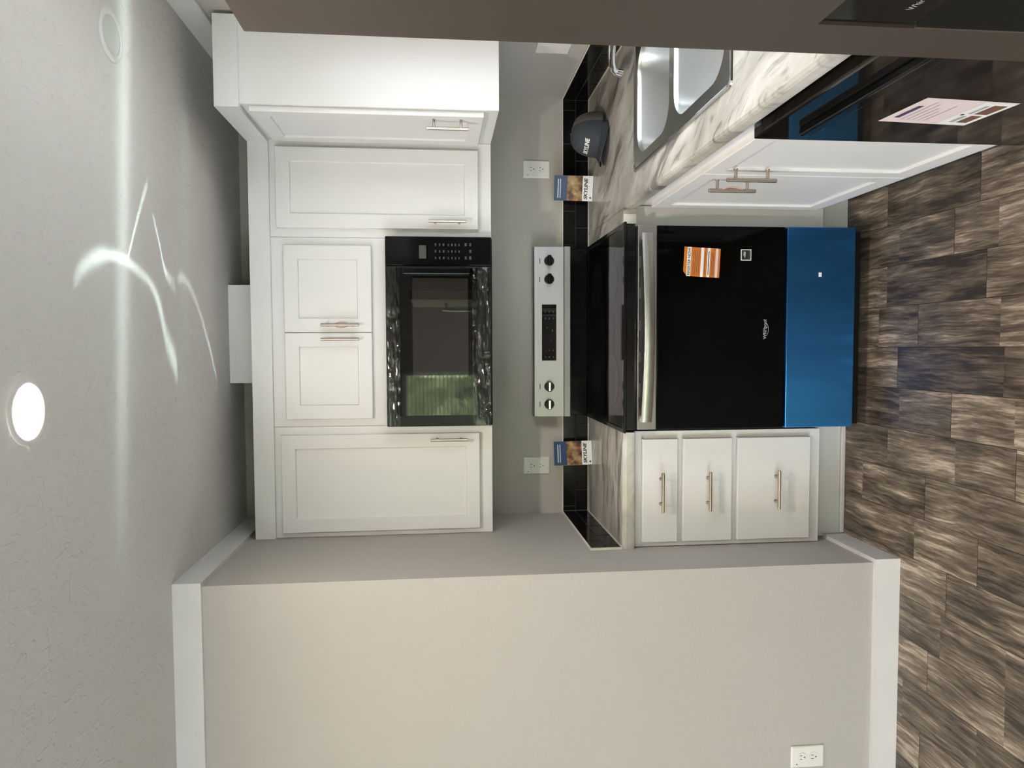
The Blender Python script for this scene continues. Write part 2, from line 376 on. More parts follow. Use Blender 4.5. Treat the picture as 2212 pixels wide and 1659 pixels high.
def quad(mb, org, u, v, w, h, m, n=None, lift=0.0, X=None):
    org, u, v = Vector(org), Vector(u).normalized(), Vector(v).normalized()
    if n is not None: org = org + Vector(n).normalized() * lift
    t = bmesh.new(); t.faces.new([t.verts.new(p) for p in (org, org + u * w, org + u * w + v * h, org + v * h)])
    mb.merge(t, m, X)

# ------------------------------------------------------------------ the room
CH = 2.485
def make_floor():
    b = MB(); w = 0.146; col = {}
    joints = {0: -.875, -1: -1.15, -2: -1.416, -3: -1.035, -4: -1.28, 2: -1.284, 1: -1.9}
    faces = []
    rows = range(-29, 9)
    rnd = random.Random(3)
    tones = {}
    for r in rows:
        x0 = 0.62 + r * w; x1 = x0 + w
        if x1 < -3.45 or x0 > 1.9: continue
        L = 0.92; j = joints.get(r, rnd.uniform(-2, -1)); y = j
        while y > -7: y -= L
        while y < 0.0:
            y0, y1 = max(y, -7.0), min(y + L, 0.0)
            if y1 - y0 > 0.01:
                g = 0.0009
                cuts = [y0 + g]; q = y0 + rnd.uniform(.18, .5)
                while q < y1 - .12: cuts.append(q); q += rnd.uniform(.18, .5)
                cuts.append(y1 - g); tn = rnd.random()
                for ca, cb in zip(cuts, cuts[1:]):      # a plank is printed with a few darker and paler blocks
                    vs = [b.bm.verts.new(p) for p in ((x0 + g, ca, 0), (x1 - g, ca, 0), (x1 - g, cb, 0), (x0 + g, cb, 0))]
                    f = b.face(vs, FLOORM); faces.append((f, tn, rnd.random(), rnd.random(), r, y0))
            y += L
    lay = b.bm.loops.layers.float_color.new('tone')
    fixed = {(0, 1): .85, (0, 0): .25, (-1, 1): .35, (-1, 0): .85, (-2, 1): .55, (-2, 0): .95, (-3, 1): .8, (-3, 0): .3, (-4, 0): .25, (-4, 1): .6, (2, 1): .25, (2, 0): .75, (1, 1): .55, (1, 2): .6}
    for f, a, c, d, r, y0 in faces:
        k = (r, 1) if r in joints and abs(y0 - joints[r]) < .05 else ((r, 0) if r in joints and abs(y0 + .92 - joints[r]) < .05 else None)
        a = fixed.get(k, a)
        a = min(1.0, max(0.0, a + (c - .5) * .45))
        for lp in f.loops: lp[lay] = (a, c, d, 1)
    q = [b.bm.verts.new(p) for p in ((-3.52, -7.1, -0.0012), (2.0, -7.1, -0.0012), (2.0, 0.1, -0.0012), (-3.52, 0.1, -0.0012))]
    f = b.face(q, SEAM)
    for lp in f.loops: lp[lay] = (0, 0, 0, 1)
    return struct(b.build('floor', loc=(0, 0, 0)))
make_floor()
struct(MB().box(-3.52, 2.02, -7.12, 0.12, CH, CH + .1, CEIL).build('ceiling', loc=(0, 0, CH)))
struct(MB().box(-0.10, 2.02, 0, .12, 0, CH, WALL).build('wall_back', loc=(0, 0, 0)))
# the kitchen's side wall and the wall it turns into, one corner block
struct(MB().box(-.10, 0, -0.90, 0, 0, CH, WALL).build('wall_left', loc=(0, 0, 0)))
struct(MB().box(-3.52, -.10, -0.90, -0.80, 0, CH, WALL).build('wall_front', loc=(0, 0, 0)))
def wall_with_hole(name, fixed, a0, a1, h0, h1, z0, z1, axis, thick):
    b = MB()
    def bx(p, q, r, s):
        if axis == 'x': b.box(fixed, fixed + thick, p, q, r, s, WALL) if thick > 0 else b.box(fixed + thick, fixed, p, q, r, s, WALL)
        else: b.box(p, q, fixed + thick, fixed, r, s, WALL)
    bx(a0, h0, 0, CH); bx(h1, a1, 0, CH); bx(h0, h1, 0, z0); bx(h0, h1, z1, CH)
    return struct(b.build(name, loc=(0, 0, 0)))
wall_with_hole('wall_right', 1.9, -7.12, 0, -2.07, -1.15, 1.10, 2.02, 'x', .12)
wall_with_hole('wall_rear', -7.0, -3.52, 2.02, -1.4, 0.46, 0.10, 2.12, 'y', -.12)
wall_with_hole('wall_side', -3.4, -7.12, -0.8, -6.0, -3.0, 0.35, 2.3, 'x', -.12)
def window(n, axis, fixed, a0, a1, z0, z1, out):
    b = MB(); t = .045
    def bx(mb, p, q, r, s, d0, d1, m):
        if axis == 'x': mb.box(min(fixed + d0 * out, fixed + d1 * out), max(fixed + d0 * out, fixed + d1 * out), p, q, r, s, m, .003)
        else: mb.box(p, q, min(fixed + d0 * out, fixed + d1 * out), max(fixed + d0 * out, fixed + d1 * out), r, s, m, .003)
    bx(b, a0, a1, z0, z0 + t, .02, .10, TRIM); bx(b, a0, a1, z1 - t, z1, .02, .10, TRIM)
    bx(b, a0, a0 + t, z0 + t, z1 - t, .02, .10, TRIM); bx(b, a1 - t, a1, z0 + t, z1 - t, .02, .10, TRIM)
    zm = (z0 + z1) / 2; bx(b, a0 + t, a1 - t, zm - .02, zm + .02, .04, .08, TRIM)
    o = struct(b.build('window_%d' % n))
    g = MB()
    if axis == 'x': g.box(fixed + .058 * out - .002, fixed + .058 * out + .002, a0 + t, a1 - t, z0 + t, zm - .02, PANE); g.box(fixed + .062 * out - .002, fixed + .062 * out + .002, a0 + t, a1 - t, zm + .02, z1 - t, PANE)
    else: g.box(a0 + t, a1 - t, fixed + .058 * out - .002, fixed + .058 * out + .002, z0 + t, zm - .02, PANE); g.box(a0 + t, a1 - t, fixed + .058 * out - .002, fixed + .058 * out + .002, zm + .02, z1 - t, PANE)
    g.build('window_pane', o)
window(1, 'y', -7.0, -1.4, 0.46, 0.10, 2.12, -1)
window(2, 'x', 1.9, -2.07, -1.15, 1.10, 2.02, 1)
window(3, 'x', -3.4, -6.0, -3.0, 0.35, 2.3, -1)  # side window added out of view to bring in more daylight
# crown boards and baseboards
CZ = 2.3957; T = .015
def lprof(name, pts, z0, z1, m=TRIM):
    """a board following pts (x, y) with its back on the walls; pts outer face computed by hand"""
    b = MB(); n = len(pts) // 2
    rs = []
    lo = [Vector((p[0], p[1], z0)) for p in pts]; hi = [Vector((p[0], p[1], z1)) for p in pts]
    b.rings([lo, hi], m); return struct(b.build(name))
lprof('trim_1', [(-3.4, -.9), (0, -.9), (0, 0), (T, 0), (T, -.9 - T), (-3.4, -.9 - T)], CZ, CH)
struct(MB().box(1.9 - T, 1.9, -7, 0, CZ, CH, TRIM, .002).build('trim_2'))
lprof('baseboard_left', [(-3.4, -.9), (0, -.9), (0, -.56), (T, -.56), (T, -.9 - T), (-3.4, -.9 - T)], 0, .092)
struct(MB().box(1.9 - T, 1.9, -7, -3.45, 0, .092, TRIM, .003).build('baseboard_right'))
struct(MB().box(-3.4, 1.9 - T, -7, -7 + T, 0, .092, TRIM, .003).build('baseboard_rear'))

# ------------------------------------------------------------------ cabinets
def shaker(mb, O, u, n, w, h, t=.019, fr=.056, dep=.008, m=CABM):
    """shaker door or slab: O = lower corner at its back, u = width direction, n = outward"""
    O, u, n = Vector(O), Vector(u).normalized(), Vector(n).normalized(); v = Vector((0, 0, 1))
    def R(i, d): return [O + u * a + v * b + n * d for a, b in ((i, i), (w - i, i), (w - i, h - i), (i, h - i))]
    rs = [R(0, 0), R(0, t - .0025), R(.0008, t - .0008), R(.0025, t)]
    if fr: rs += [R(fr - .001, t), R(fr, t - .001), R(fr + .0015, t - dep + .001), R(fr + .003, t - dep)]
    mb.rings(rs, m)
def pull(parent, c, ax_, n, L=.150, sp=.096, r=.006, off=.032):
    c, a, n = Vector(c), Vector(ax_).normalized(), Vector(n).normalized(); b = MB()
    b.tube([c + n * off - a * L / 2, c + n * off - a * (L / 2 - .001), c + n * off + a * (L / 2 - .001), c + n * off + a * L / 2], [r * .85, r, r, r * .85], NICKEL, 16)
    for s in (-1, 1):
        p = c + a * s * sp / 2; b.tube([p, p + n * off], [.0048, .0048], NICKEL, 12)
        b.tube([p, p + n * .002], [.0065, .006], NICKEL, 12)
    return b.build('handle', parent)
UY = -.318                       # face of the wall cabinets
ZB, ZT = 1.408, 2.30
def carcass(parent, x0, x1, y0, y1, z0, z1, name='body'):
    return MB().box(x0, x1, y0, y1, z0, z1, CABM, .0015).build(name, parent)
def upper(name, x0, x1, z0, z1, doors, label, bx1=None):
    t = thing(name, ((x0 + x1) / 2, -.16, z0), label, 'cabinet', 'white wall cabinets')
    carcass(t, x0, x1, UY, 0, z0, z1)
    for (dx0, dx1, dz0, dz1, hx, hz) in doors:
        b = MB(); shaker(b, (dx0, UY, dz0), (1, 0, 0), (0, -1, 0), dx1 - dx0, dz1 - dz0); d = b.build('door', t)
        pull(d, (hx, UY - .019, hz), (0, 0, 1), (0, -1, 0))
    return t
upper('wall_cabinet', 0.001, .4535, ZB, ZT, [(.024, .421, 1.461, 2.259, .396, 1.587)], 'white wall cabinet with one tall door against the greige side wall, left of the microwave')
upper('wall_cabinet', .4545, 1.2135, 1.836, ZT, [(.485, .8325, 1.893, 2.237, .806, 2.016), (.8345, 1.181, 1.893, 2.237, .863, 2.016)], 'short white double-door wall cabinet directly over the black microwave')
upper('wall_cabinet', 1.2145, 1.597, ZB, ZT, [(1.249, 1.566, 1.461, 2.262, 1.276, 1.587)], 'white wall cabinet with tall narrow door between the microwave and the inner corner')
# corner cabinet on the window wall
t = thing('wall_cabinet', (1.75, -.4, ZB), 'white wall cabinet on the window wall with broad blank end panel facing out', 'cabinet', 'white wall cabinets')
MB().box(1.598, 1.899, -.722, -.002, ZB, ZT, CABM, .0015).build('body', t)
MB().box(1.597, 1.899, -.735, -.7225, ZB, ZT, CABM, .0015).build('end_panel', t)
b = MB(); shaker(b, (1.5968, -.718, 1.461), (0, 1, 0), (-1, 0, 0), .358, .80); d = b.build('door', t)
pull(d, (1.5785, -.683, 1.588), (0, 0, 1), (-1, 0, 0))
# crown strip running along the top of the wall cabinets
b = MB(); z0, z1 = 2.287, 2.366; oy = UY - .017; ox = 1.597 - .017; ye = -.735 - .017
lo = [(.001, UY), (.001, oy), (ox, oy), (ox, ye), (1.899, ye), (1.899, -.7352), (1.5968, -.7352), (1.5968, UY - .0003)]
lo = [(.001, UY - .0003), (.001, oy), (ox, oy), (ox, ye), (1.884, ye), (1.884, -.7354), (1.5966, -.7354), (1.5966, UY - .0003)]
b.rings([[Vector((x, y, z0)) for x, y in lo], [Vector((x, y, z1)) for x, y in lo]], CABM)
tag(b.build('crown_molding'), 'flat white crown board wrapping the tops of all the wall cabinets', 'molding')
tag(MB().box(.628, 1.032, -.22, -.001, 2.3005, CH - .001, CABM, .001).build('duct_cover'), 'white box hiding the vent duct between the cabinet tops and the ceiling', 'duct cover')

BF = -.612                     # face of the base cabinets on the back wall
CT, CB = .938, .889            # counter top and underside
t = thing('drawer_cabinet', (.22, -.3, 0), 'white base cabinet with three drawers between the side wall and the range', 'cabinet')
MB().box(.002, .449, BF, -.002, .142, CB - .001, CABM, .0015).build('body', t)
MB().box(.002, .449, -.545, -.53, 0, .1415, CABM, .001).build('toe_kick', t)
MB().box(.016, .449, -.556, -.5455, 0, .018, TRIM, .003).build('shoe_strip', t)
for z0, z1, hz in ((.72, .858, .787), (.504, .699, .602), (.189, .482, .329)):
    b = MB(); shaker(b, (.022, BF, z0), (1, 0, 0), (0, -1, 0), .398, z1 - z0, fr=0); d = b.build('drawer', t)
    pull(d, (.219, BF - .019, hz), (1, 0, 0), (0, -1, 0))
# corner filler + sink base
XF = 1.302
t = thing('sink_cabinet', (1.6, -1.1, 0), 'white base cabinet under the sink with two tall doors beside the dishwasher', 'cabinet')
MB().box(XF, 1.898, -1.598, -.6125, .142, CB - .2, CABM, .0015).build('body', t)
MB().box(XF, XF + .02, -1.598, -.6125, CB - .1995, CB - .001, CABM, .0015).build('face_rail', t)
MB().box(1.375, 1.39, -1.598, -.5405, 0, .1415, CABM, .001).build('toe_kick', t)
for y0, y1, hy in ((-1.183, -.668, -1.115), (-1.594, -1.187, -1.315)):
    b = MB(); shaker(b, (XF, y0, .20), (0, 1, 0), (-1, 0, 0), y1 - y0, .64); d = b.build('door', t)
    pull(d, (XF - .019, hy if hy > -1.2 else -1.255, .718), (0, 0, 1), (-1, 0, 0))
t = thing('corner_filler', (1.26, -.6, 0), 'plain white filler panel in the inner corner beside the range', 'cabinet panel')
MB().box(1.224, XF - .001, -.612, -.594, .142, CB - .001, CABM, .001).build('panel', t)
MB().box(1.224, 1.374, -.54, -.525, 0, .1415, CABM, .001).build('toe_kick', t)
MB().box(1.224, 1.24, -.593, -.002, .142, CB - .001, CABM, .001).build('side_panel', t)
# packing ties left on two handles
def tie(c, a, n, label, w=.060, up=.012):
    c, a, n = Vector(c), Vector(a).normalized(), Vector(n).normalized(); s = a.cross(n); b = MB()
    pts = []
    for k in range(25):
        q = 2 * PI * k / 24; pts.append(c + a * math.cos(q) * w / 2 * (1 if abs(math.cos(q)) < .8 else 1.0) + s * (math.sin(q) * up) + n * (.026 + .004 * math.cos(2 * q)))
    b.tube(pts, .0016, TIE, 8); tag(b.build('packing_tie'), label, 'tie', 'packing ties on handles')
tie((.863, UY - .019, 2.010), (0, 0, 1), (0, -1, 0), 'thin pinkish loop of packing tie on the handle of a short cabinet door', .055, .011)
tie((XF - .019, -1.115, .718), (0, 0, 1), (-1, 0, 0), 'pinkish packing tie around the handle of the sink cabinet door nearest the range', .070, .009)

# ------------------------------------------------------------------ counters, sink, faucet
def edge_prof(front, back, top, bot, r=.016):
    """cross-section (d, z) from back underside round the nose to back top; d measured towards the front"""
    return [(back, bot), (front - .006, bot), (front - .001, bot + .004), (front, bot + .012), (front, top - r), (front - r * .12, top - r * .5), (front - r * .45, top - r * .13), (front - r, top), (back, top)]
b = MB(); pr = edge_prof(.642, .001, CT, CB)
b.rings([[Vector((x, -d, z)) for d, z in pr] for x in (.001, .4475)], COUNTX)
tag(b.build('countertop', loc=(.2, -.3, CB)), 'short grey-veined laminate countertop over the three-drawer cabinet', 'countertop')
# the L-shaped run: back leg ends square against the range, sink leg has the sink cut-out
SX0, SX1, SY0, SY1 = 1.376, 1.860, -1.640, -.792
b = MB(); r = .016; XE = 1.283; YE = -2.235
b.box(1.229, XE, -.637, -.001, CB, CT, COUNTY)
prx = edge_prof(-XE, -(SX0 + .012), CT, CB)
b.rings([[Vector((-d, y, z)) for d, z in prx] for y in (YE, -.001)], COUNTY)
b.box(SX0 + .012, SX1 - .012, SY1 - .012, -.001, CB, CT, COUNTY)
b.box(SX0 + .012, SX1 - .012, YE, SY0 + .012, CB, CT, COUNTY)
b.box(SX1 - .012, 1.899, YE, -.001, CB, CT, COUNTY)
ct = b.build('countertop', loc=(1.6, -1, CB)); tag(ct, 'long grey-veined laminate countertop turning the corner and holding the sink', 'countertop')

MB().box(1.2295, 1.264, -.6395, -.6372, CB, CT - .001, CAULK).build('end_cap', ct)
def rrect(x0, x1, y0, y1, r, z, seg=8):
    p = []
    for cx, cy, a0 in ((x1 - r, y1 - r, 0), (x0 + r, y1 - r, 90), (x0 + r, y0 + r, 180), (x1 - r, y0 + r, 270)):
        for k in range(seg + 1):
            a = math.radians(a0 + 90 * k / seg); p.append(Vector((cx + r * math.cos(a), cy + r * math.sin(a), z)))
    return p
def sink():
    t = thing('sink', (1.62, -1.2, CT), 'double-bowl stainless steel sink set into the long countertop', 'sink')
    b = MB(); seg = 8
    outer = [rrect(SX0, SX1, SY0, SY1, .018, CT + .0003), rrect(SX0 + .0008, SX1 - .0008, SY0 + .0008, SY1 - .0008, .018, CT + .004), rrect(SX0 + .006, SX1 - .006, SY0 + .006, SY1 - .006, .02, CT + .0062), rrect(SX0 + .013, SX1 - .013, SY0 + .013, SY1 - .013, .02, CT + .003)]
    b.rings(outer, SINKM, False, False, smooth=True)
    # deck plane with two bowl openings, bridged with a triangulated fill
    deck = outer[-1]; bowls = [(SX0 + .045, SX1 - .075, -1.178, SY1 - .042), (SX0 + .045, SX1 - .075, SY0 + .042, -1.222)]
    vs = [[b.bm.verts.new(p) for p in deck]]; rims = []
    for q in bowls: rims.append(rrect(*q, .085, CT + .003)); vs.append([b.bm.verts.new(p) for p in rims[-1]])
    es = []
    for L in vs:
        for i in range(len(L)): es.append(b.bm.edges.new((L[i], L[(i + 1) % len(L)])))
    g = bmesh.ops.triangle_fill(b.bm, use_beauty=True, edges=es)
    for f in g['geom']:
        if isinstance(f, bmesh.types.BMFace): f.material_index = b.mi(SINKM); f.smooth = False
    b.build('rim', t)
    for (x0, x1, y0, y1) in bowls:
        b = MB(); rs = [rrect(x0, x1, y0, y1, .085, CT + .003), rrect(x0 + .003, x1 - .003, y0 + .003, y1 - .003, .083, CT - .001), rrect(x0 + .006, x1 - .006, y0 + .006, y1 - .006, .081, CT - .012)]
        rs += [rrect(x0 + .010, x1 - .010, y0 + .010, y1 - .010, .078, CT - .10), rrect(x0 + .016, x1 - .016, y0 + .016, y1 - .016, .075, CT - .145)]
        for k in range(1, 7):
            a = PI / 2 * k / 6; i = .016 + .03 * (1 - math.cos(a)); rs.append(rrect(x0 + i, x1 - i, y0 + i, y1 - i, .07, CT - .145 - .03 * math.sin(a)))
        cx, cy = (x0 + x1) / 2, (y0 + y1) / 2
        rs.append(rrect(x0 + .050, x1 - .050, y0 + .050, y1 - .050, .066, CT - .1753))
        rs.append([Vector((cx + .05 * (p.x - cx) / max(.01, (p - Vector((cx, cy, p.z))).length), cy + .05 * (p.y - cy) / max(.01, (p - Vector((cx, cy, p.z))).length), CT - .178)) for p in rs[-1]])
        b.rings(rs, BOWLM, False, False, smooth=True); bo = b.build('bowl', t)
        b = MB(); b.tube([(cx, cy, CT - .180), (cx, cy, CT - .1775)], [.045, .045], CHROME, 32); b.tube([(cx, cy, CT - .1775), (cx, cy, CT - .1765)], [.028, .026], DARK, 24)
        b.build('drain', bo)
    t2 = thing('faucet', (1.823, -1.2, CT + .003), 'chrome kitchen faucet at the back of the sink, mostly behind the fridge', 'faucet')
    b = MB(); b.box(1.802, 1.845, -1.32, -1.08, CT + .0035, CT + .012, CHROME, .004); b.build('base_plate', t2)
    b = MB(); b.tube([(1.823, -1.2, CT + .0125), (1.823, -1.2, CT + .07), (1.823, -1.2, CT + .075)], [.024, .021, .016], CHROME, 24); b.build('body', t2)
    S = Vector((1.823, -1.2, CT + .05)); E_ = Vector((1.700, -.880, 1.038)); b = MB(); pts = []
    for k in range(17):
        q = k / 16; p = S.lerp(E_, q); p.z += .05 * math.sin(PI * q); pts.append(p)
    pts.append(E_ + Vector((-.004, .010, -.010))); b.tube(pts, [.0125] * len(pts), CHROME, 16); b.build('spout', t2)
    b = MB(); q = E_ + Vector((-.006, .014, -.012)); b.tube([q, q + Vector((-.003, .006, -.022))], [.0135, .0135], CHROME, 20); b.tube([q + Vector((-.003, .006, -.0222)), q + Vector((-.003, .006, -.024))], [.010, .010], BLACKM, 16); b.build('aerator', t2)
    b = MB(); b.tube([(1.823, -1.2, CT + .076), (1.823, -1.2, CT + .10), (1.81, -1.23, CT + .12), (1.80, -1.28, CT + .135)], [.016, .013, .007, .006], CHROME, 16); b.build('lever', t2)
sink()

# ------------------------------------------------------------------ tiled backsplash
TZ0, TZ1 = CT + .003, 1.056
def splash(O, u, n, L, label, runoff):
    b = MB(); O, u, n = Vector(O), Vector(u), Vector(n); v = Vector((0, 0, 1)); h = (TZ1 - TZ0 - .003) / 2; tl = .148
    def slab(a0, a1, z0, z1, d0, d1, m, bev=0):
        p = [O + u * a0 + n * d0 + v * (z0 - O.z), O + u * a1 + n * d1 + v * (z1 - O.z)]
        b.box(min(p[0].x, p[1].x), max(p[0].x, p[1].x), min(p[0].y, p[1].y), max(p[0].y, p[1].y), z0, z1, m, bev, 1)
    slab(0, L, TZ0, TZ1, .001, .0065, GROUT)
    for row in range(2):
        z0 = TZ0 + row * (h + .003); a = -((row * .5 + runoff) % 1) * (tl + .003)
        while a < L:
            a0, a1 = max(a, .0), min(a + tl, L)
            if a1 - a0 > .01: slab(a0 + .0005, a1 - .0005, z0, z0 + h, .006, .0085, TILE, .0012)
            a += tl + .003
    slab(0, L, TZ1, TZ1 + .004, .001, .0085, CAULK); slab(0, L, CT + .0003, TZ0, .001, .012, CAULK)
    if u.x == 0: slab(L, L + .006, CT + .0003, TZ1 + .004, .001, .0095, CAULK)
    return tag(b.build('tile_backsplash'), label, 'backsplash')
splash((0.011, 0, TZ0), (1, 0, 0), (0, -1, 0), 1.9 - .022, 'long low strip of glossy black tiles behind the range and brochures', .35)
splash((0, -.001, TZ0), (0, -1, 0), (1, 0, 0), .634, 'short strip of black tiles on the side wall over the three-drawer counter', .0)
splash((1.9, -.001, TZ0), (0, -1, 0), (-1, 0, 0), 2.2, 'strip of black tiles on the window wall behind the sink', .6)

# ------------------------------------------------------------------ range
def cyl_knob(parent, c, n, ang, name='knob'):
    c, n = Vector(c), Vector(n).normalized(); b = MB()
    b.tube([c, c + n * .004, c + n * .018, c + n * .021], [.0225, .0225, .020, .0185], BLACKM, 28)
    z = Vector((0, 0, 1)); z = (z - n * z.dot(n)).normalized(); x = z.cross(n)
    d = z * math.cos(ang) + x * math.sin(ang); e = d.cross(n)
    t = bmesh.new(); bmesh.ops.create_cube(t, size=1)
    for q in t.verts: q.co = c + n * (.027 + q.co.z * .012) + d * q.co.x * .040 + e * q.co.y * .011
    bmesh.ops.bevel(t, geom=t.edges[:], offset=.002, segments=2, affect='EDGES'); b.merge(t, BLACK)
    t = bmesh.new(); bmesh.ops.create_cube(t, size=1)
    for q in t.verts: q.co = c + n * (.0335 + q.co.z * .0012) + d * q.co.x * .037 + e * q.co.y * .0065
    b.merge(t, CHROME); return b.build(name, parent)
RX0, RX1 = .467, 1.211
def kitchen_range():
    t = thing('kitchen_range', (.839, -.35, 0), 'electric range with black glass oven door, blue-filmed drawer and stainless knob panel', 'range')
    MB().box(RX0, RX1, -.672, -.03, .05, .905, BLACKM, .002).build('body', t)
    for x in (RX0 + .05, RX1 - .05):
        for y in (-.52, -.09):
            b = MB(); b.tube([(x, y, 0), (x, y, .0495)], [.018, .014], BLACKM, 16); b.build('foot', t)
    MB().box(RX0 + .004, RX1 - .004, -.66, -.64, .018, .0495, BLACKM).build('drawer_shadow_strip', t)  # black strip standing in for the shadow below the drawer
    b = MB(); c0, c1 = .452, 1.2255; zc = .951
    R = lambda i, z: [Vector(p) for p in ((c0 + i, -.70 + i, z), (c1 - i, -.70 + i, z), (c1 - i, -.048 - i, z), (c0 + i, -.048 - i, z))]
    b.rings([R(.002, .9405), R(0, .9425), R(0, .949), R(.002, zc), R(.016, zc), R(.019, zc - .003), R(.021, zc - .003)], BLACK, cap1m=OVENG)
    b.box(RX0 - .002, RX1 + .002, -.696, -.05, .9055, .9403, BLACK, .002)
    ck = b.build('cooktop', t)
    b = MB()
    for x, y, r in ((.64, -.52, .10), (1.03, -.52, .075), (.64, -.23, .075), (1.03, -.23, .10)):
        b = MB(); b.tube([(x, y, zc - .0029), (x, y, zc - .0026)], [r, r], mat_burner, 48); b.build('burner_mark', ck)
    # back guard: black lower part and stainless control panel leaning back a little
    b = MB(); b.box(.463, 1.2165, -.05, -.012, zc + .0003, 1.036, BLACK, .003); b.build('back_guard', t)
    b = MB(); y0, y1 = -.082, -.062
    pts = [(-.012, 1.033), (-.070, 1.033), (y0, 1.037), (y0, 1.062), (y1 - .010, 1.066), (y1, 1.196), (y1 + .004, 1.201), (-.012, 1.201)]
    b.rings([[Vector((x, y, z)) for y, z in pts] for x in (.4585, 1.2205)], PANELM); cp = b.build('control_panel', t)
    n = Vector((0, -1, .077)).normalized()
    fy = lambda z: -.072 + (z - 1.066) / .13 * .010
    for x, a in ((1.158, .1), (1.076, .1), (.594, .1), (.513, .05)):
        cyl_knob(cp, (x, fy(1.130) - .0006, 1.130), n, PI / 2 + a * 0)
    b = MB(); X0, X1, Z0, Z1 = .711, .963, 1.098, 1.163; u = Vector((1, 0, 0)); v = Vector((0, .077, 1)).normalized()
    O = Vector((X0, fy(Z0) - .0015, Z0)); t2 = bmesh.new()
    quad(b, O, u, v, X1 - X0, Z1 - Z0, GLASSB)
    for (ux, uz, s) in [(.012 + .030 * i, .012 + .018 * j, .006) for i in range(2) for j in range(3)] + [(.185 + .030 * i, .012 + .018 * j, .007) for i in range(2) for j in range(3)] + [(.13, .015, .008), (.145, .04, .006), (.09, .02, .005)]:
        quad(b, O + u * ux + v * uz + n * .0006, u, v, s * 1.2, s * .55, GREYD)
    b.build('display', cp)
    for x in (1.158, 1.076, .594, .513):
        b = MB(); quad(b, Vector((x - .012, fy(1.172) - .001, 1.170)), u, v, .024, .004, GREYD); b.build('knob_marking', cp)
    # oven door
    d0, d1 = -.716, -.6735; zt, zs, zb = .903, .832, .346
    b = MB(); b.box(RX0, RX1, d0, d1, zb, zs - .0005, BLACKM, .003); b.box(RX0, RX1, d0, d1, zs, zt, STEEL, .002)
    dr = b.build('oven_door', t)
    b = MB(); b.box(RX0 + .001, RX1 - .001, d0 - .0035, d0 - .0003, zb + .002, zs, OVENG, .001); gl = b.build('door_glass', dr)
    gf = d0 - .0036
    for x0, x1 in ((1.10, 1.145), (.985, 1.055), (.868, .945), (.752, .83), (.638, .715), (.545, .585)):
        b = MB(); b.box(x0, x1, d0 - .0012, d0 + .004, .893, .8985, DARK); b.build('vent_slot', dr)
    b = MB(); N_ = 28; rs = []
    for k in range(N_ + 1):
        q = k / N_; x = .497 + q * .683; bow = math.sin(PI * q)
        yc = -.742 - .020 * bow; zc_ = .877 - .006 * bow; hh = .0205; th = .005
        rs.append([Vector((x, yc - th * math.cos(a) * (1 if abs(math.cos(a)) > .3 else 1), zc_ + hh * math.sin(a))) for a in [2 * PI * j / 14 for j in range(14)]])
    b.rings(rs, STEEL, smooth=True)
    for x in (.507, 1.170): b.box(x - .011, x + .011, -.741, d0 - .0003, .862, .892, STEEL, .003)
    b.build('handle', dr)
    # stickers on the glass
    b = MB(); X0, X1, Z0, Z1 = 1.022, 1.128, .600, .737; y = gf - .0006; u = (1, 0, 0); v = (0, 0, 1)
    Rz = Matrix.Translation((X0, y, Z0)) @ Matrix.Rotation(math.radians(3), 4, 'Y') @ Matrix.Translation((-X0, -y, -Z0))
    W_, H_ = X1 - X0, Z1 - Z0
    tq = bmesh.new(); tq.faces.new([tq.verts.new(p) for p in ((X0, y, Z0), (X1, y, Z0), (X1, y, Z1), (X0 + .018, y, Z1), (X0, y, Z1 - .014))]); b.merge(tq, ORANGE, Rz)
    for z0, h, m in ((.110, .015, WHITEP), (.062, .011, WHITEP), (.038, .011, WHITEP), (.008, .010, PINKPAPER)):
        quad(b, (X0, y - .0003, Z0 + z0), u, v, W_, h, m, X=Rz)
    text('REGISTER NOW', INK, None, (X0 + .004, y - .0005, Z0 + .1125), u, v, (0, -1, 0), W_ - .008, .010, X=Rz, mb=b, bold=.02)
    for z0 in (.100, .093, .086, .079, .056, .030, .024): quad(b, (X0 + .006, y - .0004, Z0 + z0), u, v, W_ - .02, .0022, BROWNP, X=Rz)
    quad(b, (X0 + .008, y - .0005, Z0 + .042), u, v, W_ - .02, .003, INK, X=Rz)
    s = b.build('sticker', dr); s['label'] = 'orange sticker reading REGISTER NOW'
    b = MB(); X0, Z0 = 1.086, .478
    quad(b, (X0, y, Z0), u, v, .041, .040, WHITEP); quad(b, (X0 + .003, y - .0003, Z0 + .003), u, v, .035, .034, DARK)
    quad(b, (X0 + .003, y - .0005, Z0 + .003), u, v, .035, .008, GREYD)
    tq = bmesh.new(); tq.faces.new([tq.verts.new(p) for p in ((X0 + .008, y - .0006, Z0 + .024), (X0 + .03, y - .0006, Z0 + .021), (X0 + .034, y - .0006, Z0 + .028), (X0 + .022, y - .0006, Z0 + .031))]); b.merge(tq, GREYP)
    s = b.build('sticker', dr); s['label'] = 'small square white-framed sticker'
    b = MB(); text('Whirlpool', GREYP, None, (.797, y, .412), u, v, (0, -1, 0), .072, .017, mb=b, bold=.01)
    for k in range(2):
        pts = [Vector((.833 + .026 * math.cos(a) * (1 - .1 * k), y - .0006, .419 + .010 * math.sin(a))) for a in [math.radians(20 + 300 * i / 20 + 60 * k) for i in range(21)]]
    b.tube(pts, .0007, GREYP, 6); lg = b.build('maker_logo', dr)
    # drawer
    MB().box(RX0, RX1, -.722, -.6735, .074, .340, BLUEF, .003).build('storage_drawer', t)['label'] = 'drawer front still under blue protective film'
    dd = [o for o in t.children if o.name.startswith('storage_drawer')][0]
    b = MB(); quad(b, (1.028, -.7226, .206), (1, 0, 0), (0, 0, 1), .016, .012, WHITEP); b.build('white_tag', dd)
